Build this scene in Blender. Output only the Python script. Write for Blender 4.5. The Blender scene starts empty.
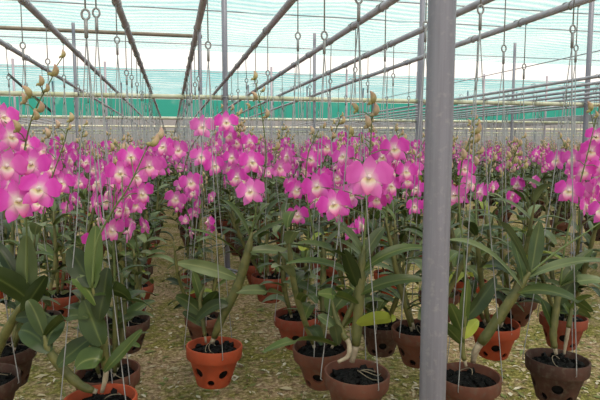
import bpy, math, random
from mathutils import Vector, Matrix
rnd = random.Random(11)
SC = bpy.context.scene
COL = SC.collection
PI = math.pi

# ------------------------------------------------------------------ camera
CAM = Vector((0, 0, 1.40))
YAW, PITCH, F = math.radians(13.1), math.atan(55 / 550), 550.0
FWD = Vector((math.sin(YAW) * math.cos(PITCH), math.cos(YAW) * math.cos(PITCH), -math.sin(PITCH)))
RIGHT = Vector((math.cos(YAW), -math.sin(YAW), 0))
UP = RIGHT.cross(FWD)
cd = bpy.data.cameras.new('camera')
cd.sensor_width = 36
cd.lens = F / 600 * 36
cd.clip_start = .02
cd.clip_end = 200
cam = bpy.data.objects.new('camera', cd)
COL.objects.link(cam)
cam.location = CAM
cam.rotation_euler = (PI / 2 - PITCH, 0, -YAW)
SC.camera = cam


def ray(px, py):
    return FWD + RIGHT * ((px - 300) / F) + UP * (-(py - 200) / F)


def on_row(px, py, X):
    """the place that lies X metres to the side, seen in that direction"""
    d = ray(px, py)
    return CAM + d * (X / d.x)


def at(px, py, z):
    return CAM + ray(px, py) * z


def project(p):
    v = p - CAM
    z = v.dot(FWD)
    if z <= .05:
        return None
    return 300 + F * v.dot(RIGHT) / z, 200 - F * v.dot(UP) / z, z


# ------------------------------------------------------------------ materials
def new_mat(name):
    m = bpy.data.materials.new(name)
    m.use_nodes = True
    nt = m.node_tree
    b = nt.nodes['Principled BSDF']
    return m, nt, b, nt.nodes['Material Output']


def N(nt, kind, **kw):
    n = nt.nodes.new(kind)
    for k, v in kw.items():
        if k in n.inputs:
            n.inputs[k].default_value = v
        else:
            setattr(n, k, v)
    return n


def ramp(nt, fac, stops, interp='LINEAR'):
    r = nt.nodes.new('ShaderNodeValToRGB')
    r.color_ramp.interpolation = interp
    while len(r.color_ramp.elements) < len(stops):
        r.color_ramp.elements.new(.5)
    for e, (p, c) in zip(r.color_ramp.elements, stops):
        e.position = p
        e.color = (*c, 1)
    nt.links.new(fac, r.inputs['Fac'])
    return r


def mixrgb(nt, fac, a, b, mode='MIX'):
    n = nt.nodes.new('ShaderNodeMix')
    n.data_type = 'RGBA'
    n.blend_type = mode
    for i, v in ((0, fac), (6, a), (7, b)):
        if hasattr(v, 'is_linked'):
            nt.links.new(v, n.inputs[i])
        elif i == 0:
            n.inputs[0].default_value = v
        else:
            n.inputs[i].default_value = (*v, 1)
    return n.outputs[2]


def noise(nt, scale, detail=3, rough=.55, coord='Object', vec=None):
    n = N(nt, 'ShaderNodeTexNoise')
    n.inputs['Scale'].default_value = scale
    n.inputs['Detail'].default_value = detail
    n.inputs['Roughness'].default_value = rough
    if vec is None:
        tc = N(nt, 'ShaderNodeTexCoord')
        vec = tc.outputs[coord]
    nt.links.new(vec, n.inputs['Vector'])
    return n.outputs['Fac']


def bump(nt, b, h, strength=.4, dist=.01):
    n = N(nt, 'ShaderNodeBump')
    n.inputs['Strength'].default_value = strength
    n.inputs['Distance'].default_value = dist
    nt.links.new(h, n.inputs['Height'])
    nt.links.new(n.outputs[0], b.inputs['Normal'])


def translucent_mix(nt, b, out, col, fac):
    t = N(nt, 'ShaderNodeBsdfTranslucent')
    nt.links.new(col, t.inputs['Color'])
    mx = N(nt, 'ShaderNodeMixShader')
    mx.inputs[0].default_value = fac
    nt.links.new(b.outputs[0], mx.inputs[1])
    nt.links.new(t.outputs[0], mx.inputs[2])
    nt.links.new(mx.outputs[0], out.inputs[0])


def mat_pot(name, c0, c1, dirt):
    m, nt, b, o = new_mat(name)
    n1 = noise(nt, 14, 4)
    n2 = noise(nt, 60, 3)
    col = ramp(nt, n1, [(.3, c0), (.7, c1)]).outputs[0]
    st = ramp(nt, n2, [(.5, (0, 0, 0)), (.8, (1, 1, 1))]).outputs[0]
    s2 = N(nt, 'ShaderNodeMath', operation='MULTIPLY')
    nt.links.new(st, s2.inputs[0])
    s2.inputs[1].default_value = dirt
    col = mixrgb(nt, s2.outputs[0], col, (.10, .085, .065))
    nt.links.new(col, b.inputs['Base Color'])
    b.inputs['Roughness'].default_value = .72
    b.inputs['Specular IOR Level'].default_value = .3
    bump(nt, b, n2, .25, .002)
    return m


MAT = {}
MAT['pot_orange'] = mat_pot('orange_terracotta', (.30, .048, .019), (.39, .070, .028), .3)
MAT['pot_red'] = mat_pot('red_terracotta', (.18, .036, .020), (.25, .054, .029), .5)
MAT['pot_brown'] = mat_pot('brown_terracotta', (.088, .032, .021), (.145, .050, .031), .6)
MAT['pot_dark'] = mat_pot('dark_terracotta', (.042, .020, .015), (.075, .031, .023), .7)


def mat_leaf(name, c0, c1, c2, trans=.22):
    m, nt, b, o = new_mat(name)
    oi = N(nt, 'ShaderNodeObjectInfo')
    n1 = noise(nt, 9, 2)
    n2 = noise(nt, 55, 2)
    col = ramp(nt, n1, [(.3, c0), (.7, c1)]).outputs[0]
    a = N(nt, 'ShaderNodeAttribute', attribute_name='t')
    e = ramp(nt, a.outputs['Fac'], [(0, (1, 1, 1)), (.10, (.25, .25, .25)), (.2, (0, 0, 0))]).outputs[0]
    col = mixrgb(nt, e, col, c2)
    hs = N(nt, 'ShaderNodeHueSaturation')
    mr = N(nt, 'ShaderNodeMapRange')
    mr.inputs['To Min'].default_value = .7
    mr.inputs['To Max'].default_value = 1.35
    nt.links.new(oi.outputs['Random'], mr.inputs['Value'])
    nt.links.new(mr.outputs[0], hs.inputs['Value'])
    nt.links.new(col, hs.inputs['Color'])
    nt.links.new(hs.outputs[0], b.inputs['Base Color'])
    b.inputs['Roughness'].default_value = .38
    b.inputs['Specular IOR Level'].default_value = .30
    bump(nt, b, n2, .12, .002)
    translucent_mix(nt, b, o, hs.outputs[0], trans)
    return m


MAT['leaf'] = mat_leaf('orchid_leaf', (.032, .058, .012), (.082, .112, .028), (.15, .17, .055), .2)
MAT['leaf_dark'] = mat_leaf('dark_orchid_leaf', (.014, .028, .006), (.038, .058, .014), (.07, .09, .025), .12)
MAT['leaf_grey'] = mat_leaf('greyish_orchid_leaf', (.070, .098, .038), (.150, .182, .085), (.20, .225, .10), .18)
MAT['leaf_yellow'] = mat_leaf('yellowing_orchid_leaf', (.12, .19, .03), (.38, .40, .06), (.30, .34, .06), .3)

m, nt, b, o = new_mat('orchid_cane')
n1 = noise(nt, 30, 2)
c = ramp(nt, n1, [(.3, (.060, .072, .020)), (.7, (.15, .14, .045))]).outputs[0]
nt.links.new(c, b.inputs['Base Color'])
b.inputs['Roughness'].default_value = .5
MAT['cane'] = m
m, nt, b, o = new_mat('dry_sheath')
n1 = noise(nt, 40, 3)
c = ramp(nt, n1, [(.3, (.20, .15, .10)), (.7, (.42, .36, .27))]).outputs[0]
nt.links.new(c, b.inputs['Base Color'])
b.inputs['Roughness'].default_value = .8
MAT['sheath'] = m
m, nt, b, o = new_mat('aerial_root')
b.inputs['Base Color'].default_value = (.20, .16, .11, 1)
b.inputs['Roughness'].default_value = .8
MAT['root'] = m
m, nt, b, o = new_mat('flower_stalk')
b.inputs['Base Color'].default_value = (.11, .15, .045, 1)
b.inputs['Roughness'].default_value = .5
MAT['stalk'] = m


def mat_petal(name, stops, trans):
    m, nt, b, o = new_mat(name)
    a = N(nt, 'ShaderNodeAttribute', attribute_name='t')
    n1 = noise(nt, 45, 2)
    ad = N(nt, 'ShaderNodeMath', operation='MULTIPLY_ADD')
    nt.links.new(n1, ad.inputs[0])
    ad.inputs[1].default_value = .22
    nt.links.new(a.outputs['Fac'], ad.inputs[2])
    sb = N(nt, 'ShaderNodeMath', operation='SUBTRACT')
    nt.links.new(ad.outputs[0], sb.inputs[0])
    sb.inputs[1].default_value = .11
    col = ramp(nt, sb.outputs[0], stops).outputs[0]
    oi = N(nt, 'ShaderNodeObjectInfo')     # some blooms are paler or deeper than others
    pale = ramp(nt, oi.outputs['Random'], [(.55, (0, 0, 0)), (1, (.20, .20, .20))]).outputs[0]
    n2 = noise(nt, 6, 2)
    pale = mixrgb(nt, ramp(nt, n2, [(.45, (0, 0, 0)), (.7, (.16, .16, .16))]).outputs[0], pale, (.25, .25, .25))
    col = mixrgb(nt, pale, col, (.90, .52, .74))
    nt.links.new(col, b.inputs['Base Color'])
    b.inputs['Roughness'].default_value = .55
    b.inputs['Specular IOR Level'].default_value = .25
    b.inputs['Sheen Weight'].default_value = .15
    translucent_mix(nt, b, o, col, trans)
    return m


MAT['petal'] = mat_petal('magenta_petal', [(.0, (.92, .78, .78)), (.11, (.90, .55, .68)), (.32, (.80, .11, .58)), (.65, (.71, .045, .47)), (1, (.74, .07, .50))], .35)
MAT['sepal'] = mat_petal('pink_sepal', [(.0, (.92, .82, .72)), (.20, (.90, .60, .70)), (.5, (.82, .17, .60)), (1, (.74, .07, .53))], .35)
MAT['lip'] = mat_petal('orchid_lip', [(.0, (.82, .72, .30)), (.35, (.90, .78, .70)), (.65, (.86, .30, .55)), (1, (.66, .02, .30))], .3)
MAT['column'] = mat_petal('orchid_column', [(.0, (.9, .85, .70)), (1, (.88, .70, .76))], .2)
MAT['bud'] = mat_petal('orchid_bud', [(.0, (.28, .28, .08)), (.5, (.58, .47, .26)), (1, (.56, .32, .27))], .2)

m, nt, b, o = new_mat('charcoal_medium')
n1 = noise(nt, 90, 3)
c = ramp(nt, n1, [(.35, (.0015, .0015, .0018)), (.75, (.010, .009, .009))]).outputs[0]
nt.links.new(c, b.inputs['Base Color'])
b.inputs['Roughness'].default_value = .7
b.inputs['Specular IOR Level'].default_value = .12
MAT['charcoal'] = m


def mat_metal(name, c0, c1, metallic, rough, scale=25):
    m, nt, b, o = new_mat(name)
    n1 = noise(nt, scale, 4)
    c = ramp(nt, n1, [(.3, c0), (.7, c1)]).outputs[0]
    nt.links.new(c, b.inputs['Base Color'])
    b.inputs['Metallic'].default_value = metallic
    b.inputs['Roughness'].default_value = rough
    return m


MAT['wire'] = mat_metal('galvanised_wire', (.24, .24, .26), (.34, .34, .36), .2, .5)
MAT['pipe'] = mat_metal('galvanised_pipe', (.31, .295, .355), (.45, .435, .505), .1, .45, 12)
MAT['pipe_old'] = mat_metal('weathered_pipe', (.46, .47, .30), (.68, .66, .56), .0, .7, 9)
MAT['pipe_rust'] = mat_metal('brown_pipe', (.18, .14, .11), (.27, .22, .18), .0, .7, 9)
MAT['black'] = mat_metal('black_pipe', (.02, .025, .025), (.03, .035, .035), .0, .6)

m, nt, b, o = new_mat('galvanised_post')
tc = N(nt, 'ShaderNodeTexCoord')
mp = N(nt, 'ShaderNodeMapping')
mp.inputs['Scale'].default_value = (30, 30, 1.2)
nt.links.new(tc.outputs['Object'], mp.inputs[0])
n1 = noise(nt, 1.0, 5, .65, vec=mp.outputs[0])
n2 = noise(nt, 70, 3)
c = ramp(nt, n1, [(.3, (.165, .160, .205)), (.7, (.28, .27, .335))]).outputs[0]
c = mixrgb(nt, ramp(nt, n2, [(.55, (0, 0, 0)), (.75, (.5, .5, .5))]).outputs[0], c, (.34, .325, .35))
nt.links.new(c, b.inputs['Base Color'])
b.inputs['Metallic'].default_value = .15
b.inputs['Roughness'].default_value = .5
bump(nt, b, n2, .1, .002)
MAT['post'] = m

# ground: trodden soil with moss, sparse grass and litter
m, nt, b, o = new_mat('mossy_soil')
n1 = noise(nt, 1.6, 5, .6)
n2 = noise(nt, 11, 4, .65)
n3 = noise(nt, 34, 6, .78)
soil = ramp(nt, n3, [(.33, (.10, .060, .034)), (.5, (.36, .24, .15)), (.66, (.70, .54, .39))]).outputs[0]
moss = ramp(nt, n3, [(.34, (.035, .034, .009)), (.52, (.20, .175, .045)), (.68, (.50, .43, .16))]).outputs[0]
ad = N(nt, 'ShaderNodeMath', operation='ADD')
nt.links.new(n1, ad.inputs[0])
nt.links.new(n2, ad.inputs[1])
k = ramp(nt, ad.outputs[0], [(.90, (0, 0, 0)), (1.0, (1, 1, 1))])
k.color_ramp.elements[0].position = .42
k.color_ramp.elements[1].position = .56
hf = N(nt, 'ShaderNodeMath', operation='MULTIPLY')
nt.links.new(ad.outputs[0], hf.inputs[0])
hf.inputs[1].default_value = .5
nt.links.new(hf.outputs[0], k.inputs['Fac'])
c = mixrgb(nt, k.outputs[0], soil, moss)
nt.links.new(c, b.inputs['Base Color'])
b.inputs['Roughness'].default_value = .95
b.inputs['Specular IOR Level'].default_value = .15
bump(nt, b, n3, .7, .03)
MAT['ground'] = m
for nm, cc in (('litter_tan', (.42, .34, .22)), ('litter_brown', (.16, .10, .055)), ('litter_green', (.15, .17, .05)), ('litter_pale', (.52, .46, .36))):
    m, nt, b, o = new_mat(nm)
    b.inputs['Base Color'].default_value = (*cc, 1)
    b.inputs['Roughness'].default_value = .9
    MAT[nm] = m


def mat_net(name, col, cover, scale, trans=.6):
    """woven shade net: threads that scatter and pass light, gaps one sees through"""
    m, nt, b, o = new_mat(name)
    tc = N(nt, 'ShaderNodeTexCoord')
    w = N(nt, 'ShaderNodeTexWave', wave_type='BANDS', bands_direction='Y')
    w.inputs['Scale'].default_value = scale
    w.inputs['Distortion'].default_value = 2.2
    w.inputs['Detail'].default_value = 4
    w.inputs['Detail Scale'].default_value = 1.6
    nt.links.new(tc.outputs['Object'], w.inputs[0])
    n1 = noise(nt, .5, 6, .65)
    mx = N(nt, 'ShaderNodeMath', operation='MULTIPLY_ADD')
    nt.links.new(w.outputs['Fac'], mx.inputs[0])
    mx.inputs[1].default_value = .5
    mx.inputs[2].default_value = cover - .25
    m2 = N(nt, 'ShaderNodeMath', operation='MULTIPLY_ADD')
    nt.links.new(n1, m2.inputs[0])
    m2.inputs[1].default_value = .9
    nt.links.new(mx.outputs[0], m2.inputs[2])
    m3 = N(nt, 'ShaderNodeMath', operation='SUBTRACT')
    m3.use_clamp = True
    nt.links.new(m2.outputs[0], m3.inputs[0])
    m3.inputs[1].default_value = .45
    b.inputs['Base Color'].default_value = (*col, 1)
    b.inputs['Roughness'].default_value = .8
    t = N(nt, 'ShaderNodeBsdfTranslucent')
    t.inputs[0].default_value = (*col, 1)
    s = N(nt, 'ShaderNodeMixShader')
    s.inputs[0].default_value = trans
    nt.links.new(b.outputs[0], s.inputs[1])
    nt.links.new(t.outputs[0], s.inputs[2])
    tr = N(nt, 'ShaderNodeBsdfTransparent')
    f = N(nt, 'ShaderNodeMixShader')
    nt.links.new(m3.outputs[0], f.inputs[0])
    nt.links.new(tr.outputs[0], f.inputs[1])
    nt.links.new(s.outputs[0], f.inputs[2])
    nt.links.new(f.outputs[0], o.inputs[0])
    return m


MAT['net_pale'] = mat_net('pale_teal_shade_net', (.30, .58, .66), .62, 1.3)
MAT['net_teal'] = mat_net('teal_shade_net', (.15, .44, .51), .70, .6)
MAT['net_green'] = mat_net('green_side_net', (.035, .33, .28), .88, .6)
MAT['net_grey'] = mat_net('grey_side_net', (.33, .325, .36), .90, .6)


# ------------------------------------------------------------------ mesh building
class MB:
    def __init__(s):
        s.v, s.f, s.m, s.t = [], [], [], []

    def add(s, vs, fs, mat, ts=None):
        k = len(s.v)
        s.v.extend(vs)
        s.f.extend([tuple(i + k for i in f) for f in fs])
        s.m.extend([mat] * len(fs))
        s.t.extend(ts if ts else [.5] * len(vs))

    def merge(s, o, M=None):
        k = len(s.v)
        s.v.extend([M @ Vector(p) for p in o.v] if M else o.v)
        s.f.extend([tuple(i + k for i in f) for f in o.f])
        s.m.extend(o.m)
        s.t.extend(o.t)

    def tube(s, pts, r, mat, n=8, ts=None, caps=True, closed=False):
        pts = [Vector(p) for p in pts]
        L = len(pts)
        rs = r if isinstance(r, (list, tuple)) else [r] * L
        vs, fs, tt = [], [], []
        prev = None
        for i, p in enumerate(pts):
            if closed:
                d = pts[(i + 1) % L] - pts[i - 1]
            else:
                d = pts[min(i + 1, L - 1)] - pts[max(i - 1, 0)]
            d = d.normalized() if d.length > 1e-9 else Vector((0, 0, 1))
            if prev is None:
                a = d.orthogonal().normalized()
            else:
                a = prev - d * prev.dot(d)
                a = a.normalized() if a.length > 1e-6 else d.orthogonal().normalized()
            prev = a
            bb = d.cross(a)
            for j in range(n):
                q = 2 * PI * j / n
                vs.append(p + (a * math.cos(q) + bb * math.sin(q)) * rs[i])
                tt.append(ts[i] if ts else .5)
        for i in range(L if closed else L - 1):
            i2 = (i + 1) % L
            for j in range(n):
                fs.append((i * n + j, i * n + (j + 1) % n, i2 * n + (j + 1) % n, i2 * n + j))
        if caps and not closed:
            fs.append(tuple(range(n))[::-1])
            fs.append(tuple((L - 1) * n + j for j in range(n)))
        s.add(vs, fs, mat, tt)

    def lathe(s, prof, mat, n=24, closed=False):
        vs, fs = [], []
        L = len(prof)
        for r, z in prof:
            for j in range(n):
                q = 2 * PI * j / n
                vs.append(Vector((r * math.cos(q), r * math.sin(q), z)))
        for i in range(L if closed else L - 1):
            i2 = (i + 1) % L
            for j in range(n):
                fs.append((i * n + j, i * n + (j + 1) % n, i2 * n + (j + 1) % n, i2 * n + j))
        s.add(vs, fs, mat)

    def mesh(s, name, smooth=True):
        me = bpy.data.meshes.new(name)
        me.from_pydata([tuple(p) for p in s.v], [], s.f)
        names = []
        for x in s.m:
            if x not in names:
                names.append(x)
        idx = {x: i for i, x in enumerate(names)}
        for x in names:
            me.materials.append(MAT[x])
        me.polygons.foreach_set('material_index', [idx[x] for x in s.m])
        if smooth:
            me.polygons.foreach_set('use_smooth', [True] * len(s.f))
        at_ = me.attributes.new('t', 'FLOAT', 'POINT')
        at_.data.foreach_set('value', s.t)
        me.update()
        return me

    def build(s, name, parent=None, smooth=True):
        return link(name, s.mesh(name, smooth), parent)


def link(name, me, parent=None, M=None):
    o = bpy.data.objects.new(name, me)
    COL.objects.link(o)
    if parent is not None:
        o.parent = parent
    if M is not None:
        o.matrix_local = M
    return o


def tag(o, label=None, cat=None, group=None, kind=None):
    if label:
        o['label'] = label
    if cat:
        o['category'] = cat
    if group:
        o['group'] = group
    if kind:
        o['kind'] = kind
    return o


def bez(p0, p1, p2, n):
    return [p0 * (1 - t) ** 2 + p1 * 2 * t * (1 - t) + p2 * t * t for t in [i / n for i in range(n + 1)]]


def spline(pts, n):
    """smooth curve through points"""
    P = [Vector(p) for p in pts]
    if len(P) == 2:
        return [P[0].lerp(P[1], i / n) for i in range(n + 1)]
    P = [P[0] * 2 - P[1]] + P + [P[-1] * 2 - P[-2]]
    segs = len(P) - 3
    out = []
    for i in range(n + 1):
        u = i / n * segs
        k = min(int(u), segs - 1)
        t = u - k
        a, b_, c_, d = P[k:k + 4]
        out.append(.5 * ((2 * b_) + (c_ - a) * t + (2 * a - 5 * b_ + 4 * c_ - d) * t * t + (3 * b_ - a - 3 * c_ + d) * t ** 3))
    return out


Z = Vector((0, 0, 1))

# ------------------------------------------------------------------ setting
fl = MB()
fl.add([Vector((-30, -8, 0)), Vector((45, -8, 0)), Vector((45, 45, 0)), Vector((-30, 45, 0))], [(0, 1, 2, 3)], 'ground')
tag(fl.build('floor', smooth=False), kind='structure')

HR = 1.40 + 2.25


def net_strip(name, x0, x1, y0, y1, mat, z=HR, sag=.10):
    g = MB()
    nx, ny = 40, 14
    vs, fs = [], []
    for j in range(ny + 1):
        for i in range(nx + 1):
            u, v = i / nx, j / ny
            X = x0 + (x1 - x0) * u
            ph = ((X - .6) / 2.26) % 1
            edge = (1 if v in (0, 1) else 0) * .10 * math.sin(PI * ph) * (1 if v == 0 else -1)
            vs.append(Vector((X, y0 + (y1 - y0) * v + edge, z - sag * math.sin(PI * ph) * (.4 + .6 * math.sin(PI * v)))))
    for j in range(ny):
        for i in range(nx):
            k = j * (nx + 1) + i
            fs.append((k, k + 1, k + nx + 2, k + nx + 1))
    g.add(vs, fs, mat)
    return tag(g.build(name), kind='structure')


net_strip('ceiling', -14, 34, -4, 6.0, 'net_pale')
net_strip('ceiling_2', -14, 34, 6.25, 13.6, 'net_pale')
net_strip('ceiling_3', -14, 34, 16.9, 26.0, 'net_teal')


def net_wall(name, a, b_, z0, z1, mat):
    g = MB()
    a, b_ = Vector(a), Vector(b_)
    n = 24
    vs, fs = [], []
    for i in range(n + 1):
        p = a.lerp(b_, i / n)
        d = (b_ - a).normalized().cross(Z) * .05 * math.sin(i * 1.9)
        vs += [Vector((p.x, p.y, z0)) + d, Vector((p.x, p.y, z1)) + d]
    for i in range(n):
        fs.append((2 * i, 2 * i + 2, 2 * i + 3, 2 * i + 1))
    g.add(vs, fs, mat)
    return tag(g.build(name), kind='structure')


net_wall('wall_back', (-14, 28, 0), (34, 28, 0), 0, 1.40 + 1.36, 'net_grey')
net_wall('wall_back_upper', (-14, 28, 0), (34, 28, 0), 1.40 + 1.38, HR - .02, 'net_green')
net_wall('wall_left', (-14, 28, 0), (-14, -4, 0), 0, HR - .02, 'net_grey')
net_wall('wall_right', (34, 28, 0), (34, -4, 0), 0, HR - .02, 'net_grey')

# ------------------------------------------------------------------ pipes
HRAIL = .55
RZ = 1.40 + HRAIL
RS = [-1.6, -.98, -.352, .241, .838, 1.52, 2.15, 2.82]          # rails of the bench in front, in rail heights
RX = [r * HRAIL for r in RS]
LX = [(-4.9 - .633 * i) * HRAIL for i in range(8)]
LX2 = [(-13.0 - .633 * i) * HRAIL for i in range(6)]
BX = [(6.1 + .633 * i) * HRAIL for i in range(8)]
CX = [(13.8 + .633 * i) * HRAIL for i in range(8)]
PR = .0145


def pipe(name, p0, p1, r, mat, label, cat, group=None, n=14, rings=None):
    g = MB()
    p0, p1 = Vector(p0), Vector(p1)
    g.tube([p0, p0.lerp(p1, .33), p0.lerp(p1, .66), p1], r, mat, n)
    return tag(g.build(name), label, cat, group)


rail_says = ['outermost galvanised rail at the left edge, running over the left rows of pots',
             'galvanised rail starting at the top left corner, second rail from the left',
             'galvanised rail over the pots at lower left, third rail from the left',
             'steep galvanised rail above the bright orange pot, almost straight ahead',
             'galvanised rail slanting right above the front brown pot left of the thick post',
             'galvanised rail reaching the picture top just left of the thick grey post',
             'galvanised rail crossing behind the top of the thick grey post',
             'galvanised rail right of the thick post, last rail before the aisle']
for x, s in zip(RX, rail_says):
    pipe('hanging_rail', (x, -1.2, RZ), (x, 27.6, RZ), PR, 'pipe', s, 'rail', 'rails over the front bench')
for i, x in enumerate(LX + LX2):
    pipe('hanging_rail', (x, 3, RZ), (x, 27.6, RZ), PR, 'pipe', 'thin distant rail of the bench beyond the left aisle', 'rail', 'rails over the left bench')
ordn = ['first', 'second', 'third', 'fourth', 'fifth', 'sixth', 'seventh', 'eighth']
for i, x in enumerate(BX):
    pipe('hanging_rail', (x, -1.2, RZ), (x, 27.6, RZ), PR, 'pipe', f'{ordn[i]} rail from the aisle on the bench at the right edge', 'rail', 'rails over the right bench')
for i, x in enumerate(CX):
    pipe('hanging_rail', (x, -1.2, RZ), (x, 27.6, RZ), PR, 'pipe', 'thin distant rail beyond the bench at the right edge', 'rail', 'rails over the far right bench')

POSTX = [.575 + 2.26 * k for k in range(-3, 10)]
POSTY = [1.12, 6.0, 10.9, 15.8, 20.7, 25.6]
CZ = RZ - PR - .025
cross_says = ['galvanised cross pipe overhead on the nearest posts', 'weathered yellowish cross pipe under the rails, the nearest one in view',
              'pale cross pipe under the rails, second one back', 'thin cross pipe under the rails, third one back',
              'thin far cross pipe under the rails, fourth one back', 'thinnest cross pipe under the rails in front of the back net']
for j, y in enumerate(POSTY):
    yy = y + .060
    pipe('cross_pipe', (-10, yy, CZ), (26, yy, CZ), .025, 'pipe_old', cross_says[j], 'pipe', 'cross pipes under the rails')

for j, y in enumerate(POSTY):
    for x in POSTX:
        q = project(Vector((x, y, 1.9)))
        if not q or q[0] < -40 or q[0] > 640:
            continue
        near = j == 0 and abs(x - .575) < .01
        t = bpy.data.objects.new('support_post', None)
        COL.objects.link(t)
        t.location = (x, y, 0)
        if near:
            lab = 'thick grey galvanised post standing close in front of the orchids'
        elif j == 1:
            lab = {0: 'slim grey post at the left edge by the nearest cross pipe', 1: 'slim pale post behind the flowers, left of the middle', 2: 'slim post just left of the thick grey post, behind it',
                   3: 'slim post near the right edge behind the aisle'}.get(round((x + 1.685) / 2.26), 'slim grey post on the right bench')
        elif j == 2 and abs(x - .575) < .01:
            lab = 'thin distant post where the brown roof pipe ends'
        else:
            lab = 'thin distant grey post among the hanging wires'
        tag(t, lab, 'post', 'support posts')
        g = MB()
        R_ = .030
        g.tube([(0, 0, 0), (0, 0, 1), (0, 0, 2), (0, 0, HR - .03)], R_, 'post', 28 if near else 12)
        g.build('pole', t)
        g = MB()
        g.lathe([(R_, 0), (.11, 0), (.11, .012), (.045, .02), (.036, .05), (R_, .05)], 'post', 20)
        g.build('foot_plate', t)
        if j < 3:
            g = MB()
            for s in (-1, 1):
                g.tube([(s * .034, -.034, CZ - .012), (s * .034, .03, CZ - .03), (s * .034, .085, CZ - .032), (s * .034, .092, CZ + .028), (s * .034, .02, CZ + .030), (s * .034, -.034, CZ + .012)], .0035, 'wire', 6)
            g.tube([(-.034, -.034, CZ), (.034, -.034, CZ)], .006, 'wire', 6)
            g.build('clamp', t)

# roof supports
pipe('roof_pipe', (-12, 10.9 + .05, 1.4 + 2.07), (.62, 10.95, 1.4 + 2.07), .035, 'pipe_rust', 'brown roof pipe under the pale net, ending at a thin post', 'pipe')
for y, s in ((8.1, 'thin dark roof wire nearest overhead under the pale net'), (9.3, 'thin roof wire just in front of the brown roof pipe'), (12.4, 'thin teal-edged roof wire behind the brown roof pipe'), (16.95, 'thin wire along the edge of the teal roof net')):
    pipe('roof_wire', (-14, y, HR - .075), (34, y, HR - .075), .010, 'pipe', s, 'wire', 'roof wires', 8)
pipe('roof_wire', (9.6, -2, HR - .10), (9.6, 27, HR - .10), .014, 'pipe', 'roof wire running lengthwise over the aisle at upper right', 'wire', 'roof wires', 8)
a_, b2 = at(8, 74, 9.0), at(52, 112, 9.3)
pipe('diagonal_brace', a_, b2, .022, 'black', 'black diagonal brace pipe among the rails at upper left', 'brace')

# ------------------------------------------------------------------ pot (shared meshes)
RIM, PH = .0925, .130


def pot_mesh(mat, n=40, holes=True):
    prof = [(.052, 0), (.055, .004), (.0795, PH - .044), (.081, PH - .042), (.0885, PH - .041), (.0905, PH - .037), (RIM, PH - .004), (.0905, PH), (.0865, PH - .001), (.0835, PH - .010),
            (.070, PH - .052), (.047, .010), (.012, .010), (.012, 0)]
    g = MB()
    g.lathe(prof, mat, n, closed=True)
    me = g.mesh('clay_pot')
    if not holes:
        return me
    o = link('tmp', me)
    h = MB()
    for k in range(5):
        q = 2 * PI * (k + .25) / 5
        d = Vector((math.cos(q), math.sin(q), -.12))
        z = .062 if k % 2 == 0 else .057
        h.tube([d * .03 + Z * z, d * .065 + Z * z, d * .12 + Z * z], .0165, mat, 16)
    for k in range(5):
        q = 2 * PI * (k + .75) / 5
        d = Vector((math.cos(q), math.sin(q), -.12))
        h.tube([d * .02 + Z * .029, d * .12 + Z * .029], .0115, mat, 12)
    ho = h.build('tmp2')
    md = o.modifiers.new('b', 'BOOLEAN')
    md.object = ho
    md.operation = 'DIFFERENCE'
    md.solver = 'EXACT'
    dg = bpy.context.evaluated_depsgraph_get()
    dg.update()
    out = bpy.data.meshes.new_from_object(o.evaluated_get(dg))
    out.name = 'clay_pot'
    bpy.data.objects.remove(o)
    bpy.data.objects.remove(ho)
    for p in out.polygons:
        p.use_smooth = True
    try:
        out.set_sharp_from_angle(angle=math.radians(35))
    except Exception:
        pass
    return out


POTS = {k: pot_mesh('pot_' + k) for k in ('orange', 'red', 'brown', 'dark')}


def ico(r, sq, rr):
    vs = [Vector(v) for v in [(-1, 0, 1.618), (1, 0, 1.618), (-1, 0, -1.618), (1, 0, -1.618), (0, 1.618, 1), (0, 1.618, -1), (0, -1.618, 1), (0, -1.618, -1), (1.618, 1, 0), (-1.618, 1, 0), (1.618, -1, 0), (-1.618, -1, 0)]]
    fs = [(0, 1, 4), (0, 4, 9), (9, 4, 5), (4, 8, 5), (4, 1, 8), (8, 1, 10), (8, 10, 3), (5, 8, 3), (5, 3, 2), (2, 3, 7), (7, 3, 10), (7, 10, 6), (7, 6, 11), (11, 6, 0), (0, 6, 1), (6, 10, 1), (9, 11, 0), (9, 2, 11), (9, 5, 2), (7, 11, 2)]
    return [v.normalized() * r * rr.uniform(.7, 1.25) * 1 for v in vs], fs


def soil_mesh(seed):
    r = random.Random(seed)
    g = MB()
    n, rg = 24, 6
    vs, fs = [Vector((0, 0, PH - .012))], []
    for i in range(1, rg + 1):
        for j in range(n):
            q = 2 * PI * j / n
            rad = .079 * i / rg
            vs.append(Vector((rad * math.cos(q), rad * math.sin(q), PH - .014 - .012 * (i / rg) ** 2 + r.uniform(-.005, .005) * (i < rg))))
    for j in range(n):
        fs.append((0, 1 + j, 1 + (j + 1) % n))
        for i in range(1, rg):
            fs.append((1 + (i - 1) * n + j, 1 + i * n + j, 1 + i * n + (j + 1) % n, 1 + (i - 1) * n + (j + 1) % n))
    # fill seen through the side holes
    k = len(vs)
    for rad, z in ((.079, PH - .024), (.062, .048), (.046, .013)):
        for j in range(n):
            q = 2 * PI * j / n
            vs.append(Vector((rad * math.cos(q), rad * math.sin(q), z)))
    for i in range(2):
        for j in range(n):
            fs.append((k + i * n + j, k + (i + 1) * n + j, k + (i + 1) * n + (j + 1) % n, k + i * n + (j + 1) % n))
    g.add(vs, fs, 'charcoal')
    for _ in range(26):
        q, rad = r.uniform(0, 2 * PI), .068 * math.sqrt(r.random())
        lv, lf = ico(r.uniform(.008, .015), 1, r)
        c_ = Vector((rad * math.cos(q), rad * math.sin(q), PH - .015))
        g.add([v + c_ for v in lv], lf, 'charcoal')
    return g.mesh('potting_charcoal', smooth=False)


SOILS = [soil_mesh(s) for s in range(3)]


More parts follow.
